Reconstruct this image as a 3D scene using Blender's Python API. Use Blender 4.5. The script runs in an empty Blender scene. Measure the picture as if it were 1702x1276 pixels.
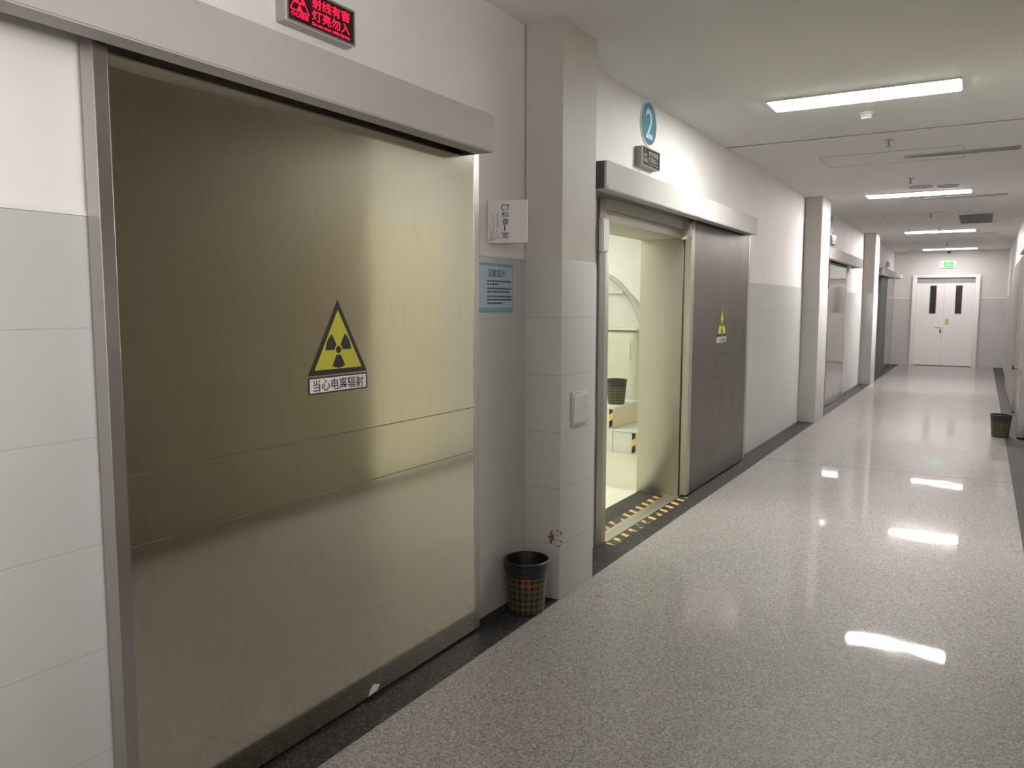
import bpy, bmesh, math, random
from mathutils import Vector, Matrix
random.seed(7)
S = bpy.context.scene
COL = S.collection
PI = math.pi

# ------------------------------------------------------------------ camera
cam_data = bpy.data.cameras.new('camera')
cam_data.sensor_width = 36.0
cam_data.lens = 1318.255 / 1702 * 36.0
cam_data.clip_start = 0.02
cam = bpy.data.objects.new('camera', cam_data)
COL.objects.link(cam)
yaw, pitch, roll = math.radians(30.559), math.radians(-5.689), math.radians(0.136)
fwd = Vector((-math.sin(yaw) * math.cos(pitch), math.cos(yaw) * math.cos(pitch), math.sin(pitch)))
rt = Vector((math.cos(yaw), math.sin(yaw), 0))
up = rt.cross(fwd)
c_, s_ = math.cos(roll), math.sin(roll)
r2, u2 = c_ * rt + s_ * up, -s_ * rt + c_ * up
m4 = Matrix((r2, u2, -fwd)).transposed().to_4x4()
m4.translation = Vector((0, 0, 1.45))
cam.matrix_world = m4
S.camera = cam

# ------------------------------------------------------------------ view + world
S.view_settings.view_transform = 'Standard'
S.view_settings.look = 'None'
S.view_settings.gamma = 1.0
S.view_settings.use_curve_mapping = False
S.view_settings.exposure = 0.0
world = bpy.data.worlds.new('world')
world.use_nodes = True
world.node_tree.nodes['Background'].inputs[0].default_value = (1.0, 0.945, 0.925, 1)
world.node_tree.nodes['Background'].inputs[1].default_value = 13.0      # daylight added to brighten the left wall, let in by the unseen lobby's opening
S.world = world
portal = bpy.data.lights.new('added_daylight_portal', 'AREA')  # guides sampling at the opening added for daylight
portal.shape = 'RECTANGLE'; portal.size = 1.4; portal.size_y = 3.5
portal.cycles.is_portal = True
po = bpy.data.objects.new('added_daylight_portal', portal)
po.location = (3.25, -0.85, 1.87); po.rotation_euler = (0, math.pi / 2, 0)
COL.objects.link(po)
LAMP = 72.0          # radiance of the corridor light panels
LAMP_ROOM = 50.0     # radiance of the scan room light panels
LAMP_ADDED = 26.0    # radiance of the unseen panels added in the lobby behind the camera
S.cycles.max_bounces = 10
S.cycles.diffuse_bounces = 6
S.cycles.sample_clamp_indirect = 6.0

# ------------------------------------------------------------------ materials
def nt(name):
    m = bpy.data.materials.new(name)
    m.use_nodes = True
    return m, m.node_tree, m.node_tree.nodes, m.node_tree.links, m.node_tree.nodes['Principled BSDF']

def basic(name, col, rough=0.6, metal=0.0, spec=0.5, emit=None, es=0.0, coat=0.0):
    m, t, N, L, b = nt(name)
    b.inputs['Base Color'].default_value = (*col, 1)
    b.inputs['Roughness'].default_value = rough
    b.inputs['Metallic'].default_value = metal
    b.inputs['Specular IOR Level'].default_value = spec
    if coat:
        b.inputs['Coat Weight'].default_value = coat
    if emit:
        b.inputs['Emission Color'].default_value = (*emit, 1)
        b.inputs['Emission Strength'].default_value = es
    return m

def mottled(name, c1, c2, scale, rough=0.6, bump=0.0, spec=0.5):
    m, t, N, L, b = nt(name)
    tc = N.new('ShaderNodeTexCoord'); nz = N.new('ShaderNodeTexNoise'); cr = N.new('ShaderNodeValToRGB')
    nz.inputs['Scale'].default_value = scale; nz.inputs['Detail'].default_value = 4
    cr.color_ramp.elements[0].position = 0.35; cr.color_ramp.elements[1].position = 0.65
    cr.color_ramp.elements[0].color = (*c1, 1); cr.color_ramp.elements[1].color = (*c2, 1)
    L.new(tc.outputs['Object'], nz.inputs['Vector']); L.new(nz.outputs['Fac'], cr.inputs['Fac'])
    L.new(cr.outputs['Color'], b.inputs['Base Color'])
    b.inputs['Roughness'].default_value = rough
    b.inputs['Specular IOR Level'].default_value = spec
    if bump:
        bp = N.new('ShaderNodeBump'); bp.inputs['Strength'].default_value = bump; bp.inputs['Distance'].default_value = 0.01
        L.new(nz.outputs['Fac'], bp.inputs['Height']); L.new(bp.outputs['Normal'], b.inputs['Normal'])
    return m

def math_node(N, op, v=None):
    n = N.new('ShaderNodeMath'); n.operation = op
    if v is not None:
        n.inputs[1].default_value = v
    return n

def joint_mask(N, L, src, pitch, offset, width):
    """1 on a joint line repeated every pitch along a coordinate socket"""
    a = math_node(N, 'ADD', offset); L.new(src, a.inputs[0])
    d = math_node(N, 'DIVIDE', pitch); L.new(a.outputs[0], d.inputs[0])
    f = math_node(N, 'FRACT'); L.new(d.outputs[0], f.inputs[0])
    lt = math_node(N, 'LESS_THAN', width / pitch); L.new(f.outputs[0], lt.inputs[0])
    return lt.outputs[0]

def tile_mat(name, c1, c2, axis, joint, off=0.0, xpitch=0.6):
    m, t, N, L, b = nt(name)
    tc = N.new('ShaderNodeTexCoord'); sp = N.new('ShaderNodeSeparateXYZ')
    L.new(tc.outputs['Object'], sp.inputs[0])
    nz = N.new('ShaderNodeTexNoise'); nz.inputs['Scale'].default_value = 1.3; nz.inputs['Detail'].default_value = 5
    L.new(tc.outputs['Object'], nz.inputs['Vector'])
    cr = N.new('ShaderNodeValToRGB')
    cr.color_ramp.elements[0].position = 0.3; cr.color_ramp.elements[1].position = 0.7
    cr.color_ramp.elements[0].color = (*c1, 1); cr.color_ramp.elements[1].color = (*c2, 1)
    L.new(nz.outputs['Fac'], cr.inputs['Fac'])
    jz = joint_mask(N, L, sp.outputs['Z'], 0.278, 0.0012, 0.0024)
    jy = joint_mask(N, L, sp.outputs[axis], xpitch, 10 + off, 0.002)
    mx = math_node(N, 'MAXIMUM'); L.new(jz, mx.inputs[0]); L.new(jy, mx.inputs[1])
    mix = N.new('ShaderNodeMix'); mix.data_type = 'RGBA'
    L.new(mx.outputs[0], mix.inputs[0]); L.new(cr.outputs['Color'], mix.inputs[6]); mix.inputs[7].default_value = (*joint, 1)
    L.new(mix.outputs[2], b.inputs['Base Color'])
    b.inputs['Roughness'].default_value = 0.5
    return m

def stain(m, centre, radius, col):
    """a small irregular rusty chip on a tiled edge"""
    N, L = m.node_tree.nodes, m.node_tree.links
    b = N['Principled BSDF']; src = b.inputs['Base Color'].links[0].from_socket
    tc = N.new('ShaderNodeTexCoord'); d = N.new('ShaderNodeVectorMath'); d.operation = 'DISTANCE'; d.inputs[1].default_value = centre
    L.new(tc.outputs['Object'], d.inputs[0])
    nz = N.new('ShaderNodeTexNoise'); nz.inputs['Scale'].default_value = 45; nz.inputs['Detail'].default_value = 3
    L.new(tc.outputs['Object'], nz.inputs['Vector'])
    lt = math_node(N, 'LESS_THAN', radius); L.new(d.outputs['Value'], lt.inputs[0])
    gt = math_node(N, 'GREATER_THAN', 0.55); L.new(nz.outputs['Fac'], gt.inputs[0])
    mu = math_node(N, 'MULTIPLY'); L.new(lt.outputs[0], mu.inputs[0]); L.new(gt.outputs[0], mu.inputs[1])
    mix = N.new('ShaderNodeMix'); mix.data_type = 'RGBA'
    L.new(mu.outputs[0], mix.inputs[0]); L.new(src, mix.inputs[6]); mix.inputs[7].default_value = (*col, 1)
    L.new(mix.outputs[2], b.inputs['Base Color'])

def steel_mat(name, col=(0.72, 0.685, 0.58), rough=0.11, wave=0.012, grain=0.06):
    m, t, N, L, b = nt(name)
    tc = N.new('ShaderNodeTexCoord')
    b.inputs['Metallic'].default_value = 1.0
    nz = N.new('ShaderNodeTexNoise'); nz.inputs['Scale'].default_value = 3.0; nz.inputs['Detail'].default_value = 2
    L.new(tc.outputs['Object'], nz.inputs['Vector'])
    mp = N.new('ShaderNodeMapRange')
    mp.inputs[1].default_value = 0.3; mp.inputs[2].default_value = 0.7
    mp.inputs[3].default_value = rough * 0.9; mp.inputs[4].default_value = rough * 1.12
    L.new(nz.outputs['Fac'], mp.inputs[0]); L.new(mp.outputs[0], b.inputs['Roughness'])
    # fine grain of the brushing
    mapn = N.new('ShaderNodeMapping'); mapn.inputs['Scale'].default_value = (300, 300, 6)
    L.new(tc.outputs['Object'], mapn.inputs[0])
    n2 = N.new('ShaderNodeTexNoise'); n2.inputs['Scale'].default_value = 1.0; n2.inputs['Detail'].default_value = 2
    L.new(mapn.outputs[0], n2.inputs['Vector'])
    cr = N.new('ShaderNodeValToRGB')
    cr.color_ramp.elements[0].color = (*[c * (1 - grain) for c in col], 1); cr.color_ramp.elements[1].color = (*[min(1, c * (1 + 0.8 * grain)) for c in col], 1)
    cr.color_ramp.elements[0].position = 0.3; cr.color_ramp.elements[1].position = 0.7
    L.new(n2.outputs['Fac'], cr.inputs['Fac']); L.new(cr.outputs['Color'], b.inputs['Base Color'])
    # the sheet is not perfectly flat
    n3 = N.new('ShaderNodeTexNoise'); n3.inputs['Scale'].default_value = 1.4; n3.inputs['Detail'].default_value = 1
    L.new(tc.outputs['Object'], n3.inputs['Vector'])
    bp = N.new('ShaderNodeBump'); bp.inputs['Strength'].default_value = 1.0; bp.inputs['Distance'].default_value = wave * 0.1
    L.new(n3.outputs['Fac'], bp.inputs['Height']); L.new(bp.outputs['Normal'], b.inputs['Normal'])
    return m

def terrazzo(name, base, dark, light, scale, rough, coat, wave, joints=False):
    m, t, N, L, b = nt(name)
    tc = N.new('ShaderNodeTexCoord')
    v = N.new('ShaderNodeTexVoronoi'); v.inputs['Scale'].default_value = scale
    L.new(tc.outputs['Object'], v.inputs['Vector'])
    sep = N.new('ShaderNodeSeparateColor'); L.new(v.outputs['Color'], sep.inputs[0])
    cr = N.new('ShaderNodeValToRGB'); cr.color_ramp.interpolation = 'CONSTANT'
    e = cr.color_ramp.elements
    e[0].position = 0.0; e[0].color = (*dark, 1)
    e[1].position = 0.28; e[1].color = (*base, 1)
    x = e.new(0.62); x.color = (*[0.8 * a + 0.2 * bb for a, bb in zip(base, light)], 1)
    x = e.new(0.80); x.color = (*light, 1)
    L.new(sep.outputs[0], cr.inputs['Fac'])
    nz = N.new('ShaderNodeTexNoise'); nz.inputs['Scale'].default_value = 0.7; nz.inputs['Detail'].default_value = 5
    L.new(tc.outputs['Object'], nz.inputs['Vector'])
    hs = N.new('ShaderNodeMapRange'); hs.inputs[1].default_value = 0.3; hs.inputs[2].default_value = 0.7
    hs.inputs[3].default_value = 0.92; hs.inputs[4].default_value = 1.06
    L.new(nz.outputs['Fac'], hs.inputs[0])
    mul = N.new('ShaderNodeVectorMath'); mul.operation = 'SCALE'
    L.new(cr.outputs['Color'], mul.inputs[0]); L.new(hs.outputs[0], mul.inputs['Scale'])
    out = mul.outputs[0]
    if joints:
        sp = N.new('ShaderNodeSeparateXYZ'); L.new(tc.outputs['Object'], sp.inputs[0])
        jy = joint_mask(N, L, sp.outputs['Y'], 30.0, 22.38, 0.012)     # one brass strip at y = 7.62
        jx = joint_mask(N, L, sp.outputs['X'], 30.0, 31.06, 0.002)    # the long saw cut at x = -1.06
        jf = math_node(N, 'MULTIPLY', 0.45); L.new(jx, jf.inputs[0])
        mx = math_node(N, 'MAXIMUM'); L.new(jy, mx.inputs[0]); L.new(jf.outputs[0], mx.inputs[1])
        dist = N.new('ShaderNodeVectorMath'); dist.operation = 'DISTANCE'
        dist.inputs[1].default_value = (-1.575, 3.544, 0.0)
        n5 = N.new('ShaderNodeTexNoise'); n5.inputs['Scale'].default_value = 60
        L.new(tc.outputs['Object'], n5.inputs['Vector'])
        ad = N.new('ShaderNodeVectorMath'); ad.operation = 'MULTIPLY_ADD'
        ad.inputs[1].default_value = (0.02, 0.02, 0.0)
        L.new(n5.outputs['Color'], ad.inputs[0]); L.new(tc.outputs['Object'], ad.inputs[2])
        L.new(ad.outputs[0], dist.inputs[0])
        lt = math_node(N, 'LESS_THAN', 0.017); L.new(dist.outputs['Value'], lt.inputs[0])
        mixr = N.new('ShaderNodeMix'); mixr.data_type = 'RGBA'
        L.new(lt.outputs[0], mixr.inputs[0]); L.new(out, mixr.inputs[6]); mixr.inputs[7].default_value = (0.4, 0.1, 0.12, 1)
        mix = N.new('ShaderNodeMix'); mix.data_type = 'RGBA'
        L.new(mx.outputs[0], mix.inputs[0]); L.new(mixr.outputs[2], mix.inputs[6]); mix.inputs[7].default_value = (0.05, 0.045, 0.04, 1)
        out = mix.outputs[2]
    L.new(out, b.inputs['Base Color'])
    b.inputs['Roughness'].default_value = rough
    b.inputs['Coat Weight'].default_value = coat
    b.inputs['Coat Roughness'].default_value = 0.04
    b.inputs['Coat IOR'].default_value = 1.16
    b.inputs['Specular IOR Level'].default_value = 0.3
    n4 = N.new('ShaderNodeTexNoise'); n4.inputs['Scale'].default_value = 2.2; n4.inputs['Detail'].default_value = 2
    L.new(tc.outputs['Object'], n4.inputs['Vector'])
    bp = N.new('ShaderNodeBump'); bp.inputs['Strength'].default_value = 1.0; bp.inputs['Distance'].default_value = wave
    L.new(n4.outputs['Fac'], bp.inputs['Height'])
    L.new(bp.outputs['Normal'], b.inputs['Normal']); L.new(bp.outputs['Normal'], b.inputs['Coat Normal'])
    return m

def lattice_mat(name, patch=None):
    """plastic basket pattern: dark diamonds on an olive ground, a plain black band near the rim"""
    m, t, N, L, b = nt(name)
    tc = N.new('ShaderNodeTexCoord'); sp = N.new('ShaderNodeSeparateXYZ')
    L.new(tc.outputs['Object'], sp.inputs[0])
    at = math_node(N, 'ARCTAN2'); L.new(sp.outputs['Y'], at.inputs[0]); L.new(sp.outputs['X'], at.inputs[1])
    u = math_node(N, 'MULTIPLY', 20 / (2 * PI)); L.new(at.outputs[0], u.inputs[0])
    w = math_node(N, 'MULTIPLY', 1 / 0.0295); L.new(sp.outputs['Z'], w.inputs[0])
    def tri(src):
        f = math_node(N, 'FRACT'); L.new(src, f.inputs[0])
        s2 = math_node(N, 'SUBTRACT', 0.5); L.new(f.outputs[0], s2.inputs[0])
        a = math_node(N, 'ABSOLUTE'); L.new(s2.outputs[0], a.inputs[0])
        return a.outputs[0]
    sm = math_node(N, 'ADD'); L.new(tri(u.outputs[0]), sm.inputs[0]); L.new(tri(w.outputs[0]), sm.inputs[1])
    dia = math_node(N, 'GREATER_THAN', 0.47); L.new(sm.outputs[0], dia.inputs[0])
    top = math_node(N, 'LESS_THAN', 0.178); L.new(sp.outputs['Z'], top.inputs[0])
    both = math_node(N, 'MULTIPLY'); L.new(dia.outputs[0], both.inputs[0]); L.new(top.outputs[0], both.inputs[1])
    ground = (0.085, 0.09, 0.03)
    mix = N.new('ShaderNodeMix'); mix.data_type = 'RGBA'
    L.new(both.outputs[0], mix.inputs[0]); mix.inputs[6].default_value = (0.012, 0.013, 0.013, 1); mix.inputs[7].default_value = (*ground, 1)
    if patch:
        dd = N.new('ShaderNodeVectorMath'); dd.operation = 'DISTANCE'; dd.inputs[1].default_value = patch
        L.new(tc.outputs['Object'], dd.inputs[0])
        lt = math_node(N, 'LESS_THAN', 0.042); L.new(dd.outputs['Value'], lt.inputs[0])
        mp = N.new('ShaderNodeMix'); mp.data_type = 'RGBA'
        L.new(lt.outputs[0], mp.inputs[0]); mp.inputs[6].default_value = (*ground, 1); mp.inputs[7].default_value = (0.30, 0.06, 0.025, 1)
        L.new(mp.outputs[2], mix.inputs[7])
    L.new(mix.outputs[2], b.inputs['Base Color'])
    b.inputs['Roughness'].default_value = 0.38
    return m

M = {}
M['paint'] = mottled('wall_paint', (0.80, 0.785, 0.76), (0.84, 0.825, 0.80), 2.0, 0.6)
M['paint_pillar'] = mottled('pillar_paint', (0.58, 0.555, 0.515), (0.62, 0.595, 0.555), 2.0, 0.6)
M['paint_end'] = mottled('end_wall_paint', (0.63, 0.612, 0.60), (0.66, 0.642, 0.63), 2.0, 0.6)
M['ceiling'] = mottled('ceiling_paint', (0.89, 0.89, 0.88), (0.92, 0.92, 0.91), 1.2, 0.75)
M['tile'] = tile_mat('grey_tile', (0.50, 0.51, 0.50), (0.54, 0.55, 0.54), 'Y', (0.40, 0.40, 0.39), 0.0, 30.0)
M['tile_end'] = tile_mat('grey_tile_end', (0.52, 0.507, 0.50), (0.55, 0.537, 0.53), 'X', (0.44, 0.43, 0.42), 0.0, 30.0)
M['tile_pillar'] = tile_mat('pillar_tile', (0.54, 0.55, 0.53), (0.59, 0.60, 0.57), 'Y', (0.34, 0.34, 0.32), 0.0, 30.0)
stain(M['tile_pillar'], (-1.745, 3.38, 0.31), 0.045, (0.22, 0.08, 0.07))
M['floor'] = terrazzo('terrazzo', (0.305, 0.286, 0.276), (0.19, 0.177, 0.17), (0.42, 0.395, 0.38), 190, 0.5, 1.0, 0.0016, True)
M['border'] = terrazzo('dark_granite', (0.020, 0.019, 0.018), (0.010, 0.010, 0.010), (0.06, 0.058, 0.056), 120, 0.55, 0.08, 0.0008)
M['roomfloor'] = terrazzo('pale_vinyl', (0.76, 0.74, 0.62), (0.72, 0.70, 0.58), (0.80, 0.78, 0.67), 60, 0.3, 0.5, 0.0006)
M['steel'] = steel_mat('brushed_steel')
M['steel_dimmed'] = steel_mat('dimmed_steel', (0.185, 0.167, 0.153), 0.36, 0.0, 0.0)  # same steel as the closed door, its dark reflection put into the colour
M['steel_jamb'] = steel_mat('jamb_steel', (0.52, 0.50, 0.44), 0.42, 0.0, 0.015)
M['steel_stile'] = steel_mat('stile_steel', (0.50, 0.475, 0.46), 0.36, 0.0, 0.02)
M['steel_mirror'] = steel_mat('polished_steel', (0.62, 0.59, 0.57), 0.08, 0.012, 0.0)
M['steel_cover'] = steel_mat('satin_steel', (0.47, 0.457, 0.44), 0.68, 0.0, 0.012)
M['steel_cover'].node_tree.nodes['Principled BSDF'].inputs['Metallic'].default_value = 0.15
M['steel_dark'] = steel_mat('dark_steel', (0.34, 0.32, 0.29), 0.38, 0.0, 0.0)
M['trim_steel'] = steel_mat('bright_trim_steel', (0.72, 0.70, 0.66), 0.2, 0.01)
M['capgrey'] = basic('dark_end_cap', (0.07, 0.075, 0.075), 0.5)
M['black'] = basic('black_plastic', (0.012, 0.012, 0.013), 0.4)
M['rubber'] = basic('dark_gap', (0.02, 0.02, 0.02), 0.8)
M['white'] = basic('white_plastic', (0.78, 0.77, 0.76), 0.4)
M['paper'] = basic('white_card', (0.72, 0.70, 0.70), 0.5)
M['doorwhite'] = mottled('white_door_paint', (0.90, 0.87, 0.86), (0.93, 0.90, 0.89), 1.0, 0.35)
M['creamdoor'] = basic('cream_door_paint', (0.90, 0.87, 0.68), 0.4)
M['brown_stand_in'] = basic('dark_brown_stand_in', (0.20, 0.172, 0.128), 0.5)
M['numeral'] = basic('pale_blue_numeral', (0.55, 0.68, 0.74), 0.5)
M['stickergreen'] = basic('green_sticker', (0.06, 0.25, 0.04), 0.5)
M['glassdark'] = basic('dark_door_glass', (0.018, 0.020, 0.020), 0.12)
M['midpale'] = basic('pale_grey_trim', (0.52, 0.53, 0.50), 0.5)
M['grey'] = basic('grey_metal', (0.33, 0.33, 0.33), 0.45)
M['midgrey'] = basic('grey_panel', (0.22, 0.21, 0.21), 0.5)
M['yellow'] = basic('warning_yellow', (0.46, 0.44, 0.035), 0.45)
M['stickblack'] = basic('sticker_black', (0.018, 0.012, 0.012), 0.45)
M['tapeyellow'] = mottled('worn_tape_yellow', (0.75, 0.42, 0.09), (0.80, 0.52, 0.16), 40, 0.5)
def striped(name, c1, c2, ca, cb, pitch, frac=0.5, wear=0.0):
    m, t, N, L, b = nt(name)
    tc = N.new('ShaderNodeTexCoord'); dt = N.new('ShaderNodeVectorMath'); dt.operation = 'DOT_PRODUCT'
    dt.inputs[1].default_value = ca
    L.new(tc.outputs['Object'], dt.inputs[0])
    jm = joint_mask(N, L, dt.outputs['Value'], pitch, 10 * pitch + cb, pitch * frac)
    out = jm
    nz = N.new('ShaderNodeTexNoise'); nz.inputs['Scale'].default_value = 9.0; nz.inputs['Detail'].default_value = 4
    L.new(tc.outputs['Object'], nz.inputs['Vector'])
    if wear:
        gt = math_node(N, 'GREATER_THAN', wear); L.new(nz.outputs['Fac'], gt.inputs[0])
        mu = math_node(N, 'MULTIPLY'); L.new(jm, mu.inputs[0]); L.new(gt.outputs[0], mu.inputs[1]); out = mu.outputs[0]
    mix = N.new('ShaderNodeMix'); mix.data_type = 'RGBA'
    L.new(out, mix.inputs[0]); mix.inputs[6].default_value = (*c1, 1); mix.inputs[7].default_value = (*c2, 1)
    L.new(mix.outputs[2], b.inputs['Base Color']); b.inputs['Roughness'].default_value = 0.45
    return m
M['floor_tape'] = striped('striped_floor_tape', (0.018, 0.017, 0.016), (0.72, 0.44, 0.12), (0.55, 1, 0), 0.0, 0.118, 0.36, 0.42)
M['step_tape'] = striped('striped_step_tape', (0.70, 0.48, 0.10), (0.018, 0.012, 0.012), (-0.7, 0, 1), 0.0, 0.135, 0.5)
M['teal'] = basic('sign_teal', (0.03, 0.20, 0.29), 0.35)
M['teal_grey'] = basic('sign_dull_teal', (0.05, 0.09, 0.09), 0.35)
M['screen'] = basic('unlit_sign_screen', (0.012, 0.014, 0.013), 0.18)
M['screen_red'] = basic('dark_red_screen', (0.02, 0.004, 0.008), 0.2)
M['led'] = basic('lit_red_lettering', (0.5, 0.0, 0.03), 0.5, emit=(1.0, 0.006, 0.045), es=1.5)
M['ledoff'] = basic('unlit_lettering', (0.30, 0.32, 0.29), 0.5)
M['green'] = basic('lit_green_sign', (0.05, 0.5, 0.1), 0.5, emit=(0.12, 1.0, 0.22), es=0.75)
M['exitwhite'] = basic('lit_sign_face', (0.8, 0.8, 0.8), 0.5, emit=(0.9, 1.0, 0.92), es=0.25)
M['blueframe'] = basic('pale_blue_border', (0.16, 0.35, 0.47), 0.4)
M['bluepaper'] = basic('pale_blue_paper', (0.40, 0.50, 0.62), 0.45)
M['ink'] = basic('dark_ink', (0.03, 0.04, 0.07), 0.6)
M['inkblue'] = basic('blue_ink', (0.05, 0.12, 0.32), 0.6)
M['inkred'] = basic('dull_red_ink', (0.35, 0.10, 0.14), 0.6)
M['inkgrey'] = basic('grey_ink', (0.22, 0.20, 0.22), 0.6)
M['cream'] = basic('scanner_cream', (0.74, 0.74, 0.62), 0.4)
M['scannerwhite'] = basic('scanner_white', (0.82, 0.83, 0.78), 0.35)
M['stepwhite'] = basic('step_laminate', (0.76, 0.75, 0.72), 0.4)
M['stepcream'] = basic('step_cream', (0.68, 0.60, 0.42), 0.45)
M['vent'] = basic('vent_shadow_grey', (0.05, 0.05, 0.05), 0.6)
M['ventslat'] = basic('vent_slat_grey', (0.09, 0.09, 0.09), 0.5)
M['slot'] = basic('diffuser_aluminium', (0.42, 0.42, 0.41), 0.4, 0.3)
M['notice'] = basic('yellow_note', (0.55, 0.50, 0.16), 0.6)
M['bin'] = lattice_mat('bin_lattice')
M['binpatch'] = lattice_mat('bin_lattice_orange', (0.045, -0.085, 0.165))
def lampmat(name, col, s):
    return basic(name, (0.8, 0.8, 0.8), 0.5, emit=col, es=s)
M['lamp_near'] = lampmat('lit_diffuser_white', (1.0, 0.99, 0.95), LAMP)
M['lamp_far'] = lampmat('lit_diffuser_rose', (1.0, 0.93, 0.915), LAMP * 1.12)
M['lamp_end'] = lampmat('lit_diffuser_end', (1.0, 0.93, 0.915), LAMP * 0.37)
M['lamp_third'] = lampmat('lit_diffuser_third', (1.0, 0.93, 0.915), LAMP * 2.1)
M['lamp_room'] = lampmat('lit_diffuser_green', (0.96, 1.0, 0.84), LAMP_ROOM)
M['lamp_added'] = lampmat('lit_diffuser_added', (1.0, 0.93, 0.91), LAMP_ADDED)

# ------------------------------------------------------------------ mesh helpers
def add_box(bm, x0, x1, y0, y1, z0, z1, bev=0.0, seg=2, bev_axis=None):
    xs, ys, zs = sorted((x0, x1)), sorted((y0, y1)), sorted((z0, z1))
    tmp = bmesh.new()
    v = [tmp.verts.new((x, y, z)) for x in xs for y in ys for z in zs]
    for f in ((0, 1, 3, 2), (4, 6, 7, 5), (0, 4, 5, 1), (2, 3, 7, 6), (0, 2, 6, 4), (1, 5, 7, 3)):
        tmp.faces.new([v[i] for i in f])
    if bev:
        es = tmp.edges[:]
        if bev_axis is not None:
            es = [e for e in es if abs((e.verts[0].co - e.verts[1].co)[bev_axis]) > 1e-6]
        bmesh.ops.bevel(tmp, geom=es, offset=bev, segments=seg, affect='EDGES', profile=0.5)
    bmesh.ops.recalc_face_normals(tmp, faces=tmp.faces)
    merge(bm, tmp)
    return bm

def merge(bm, tmp, mat=None):
    me = bpy.data.meshes.new('tmp')
    tmp.to_mesh(me); tmp.free()
    if mat is not None:
        me.transform(mat)
    bm.from_mesh(me)
    bpy.data.meshes.remove(me)

def box(*a, **k):
    return add_box(bmesh.new(), *a, **k)

def add_lathe(bm, prof, n=48, mat=None, closed=False):
    """revolve (r, z) about z"""
    tmp = bmesh.new()
    rings = []
    for r, z in prof:
        if r < 1e-6:
            rings.append([tmp.verts.new((0, 0, z))])
        else:
            rings.append([tmp.verts.new((r * math.cos(2 * PI * i / n), r * math.sin(2 * PI * i / n), z)) for i in range(n)])
    pairs = list(zip(rings[:-1], rings[1:]))
    if closed:
        pairs.append((rings[-1], rings[0]))
    for A, B in pairs:
        for i in range(n):
            j = (i + 1) % n
            if len(A) == 1 and len(B) == 1: continue
            if len(A) == 1: tmp.faces.new((A[0], B[j], B[i]))
            elif len(B) == 1: tmp.faces.new((A[i], A[j], B[0]))
            else: tmp.faces.new((A[i], A[j], B[j], B[i]))
    for f in tmp.faces: f.smooth = True
    bmesh.ops.recalc_face_normals(tmp, faces=tmp.faces)
    merge(bm, tmp, mat)
    return bm

def add_prism(bm, pts, depth, mat=None):
    """2-D outline (x, y) extruded from z = 0 to z = depth"""
    tmp = bmesh.new()
    lo = [tmp.verts.new((x, y, 0)) for x, y in pts]
    hi = [tmp.verts.new((x, y, depth)) for x, y in pts]
    tmp.faces.new(lo); tmp.faces.new(hi)
    n = len(pts)
    for i in range(n):
        j = (i + 1) % n
        tmp.faces.new((lo[i], lo[j], hi[j], hi[i]))
    bmesh.ops.recalc_face_normals(tmp, faces=tmp.faces)
    merge(bm, tmp, mat)
    return bm

def add_tube(bm, p, q, r, n=12):
    p, q = Vector(p), Vector(q)
    d = q - p
    mat = Matrix.Translation(p) @ d.to_track_quat('Z', 'Y').to_matrix().to_4x4()
    return add_lathe(bm, [(0, 0), (r, 0), (r, d.length), (0, d.length)], n, mat)

def shade_auto(me, ang=26):
    bm = bmesh.new(); bm.from_mesh(me)
    for f in bm.faces: f.smooth = True
    for e in bm.edges:
        if len(e.link_faces) != 2 or e.calc_face_angle(0) > math.radians(ang):
            e.smooth = False
    bm.to_mesh(me); bm.free()

def obj(name, bm, mat, parent=None, origin=None, smooth=True):
    me = bpy.data.meshes.new(name)
    bm.to_mesh(me); bm.free()
    if smooth: shade_auto(me)
    me.materials.append(M[mat] if isinstance(mat, str) else mat)
    o = bpy.data.objects.new(name, me)
    COL.objects.link(o)
    if parent is not None:
        o.parent = parent
        if origin is None:
            # geometry given in world coordinates: cancel the parent's place
            me.transform(Matrix.Translation(-world_loc(parent)))
    return o

def world_loc(o):
    v = Vector((0, 0, 0))
    while o is not None:
        v += o.location; o = o.parent
    return v

def tag(o, label, cat, group=None, kind=None):
    o['label'] = label; o['category'] = cat
    if group: o['group'] = group
    if kind: o['kind'] = kind
    return o

def thing(name, label, cat, loc=(0, 0, 0), group=None, kind=None):
    o = bpy.data.objects.new(name, None)
    o.empty_display_size = 0.1
    o.location = loc
    COL.objects.link(o)
    return tag(o, label, cat, group, kind)

def copy_tree(o, parent=None):
    c = o.copy(); COL.objects.link(c)
    if parent is not None: c.parent = parent
    for ch in list(o.children): copy_tree(ch, c)
    return c

# a drawing plane: local x -> right on the surface, y -> up, z -> out of it
def face_x(x, y, z):      # on a wall looking towards +X (the wall with the doors)
    return Matrix(((0, 0, 1, x), (1, 0, 0, y), (0, 1, 0, z), (0, 0, 0, 1)))
def face_ny(x, y, z):     # on a surface looking towards -Y (the end wall)
    return Matrix(((1, 0, 0, x), (0, 0, -1, y), (0, 1, 0, z), (0, 0, 0, 1)))

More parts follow.
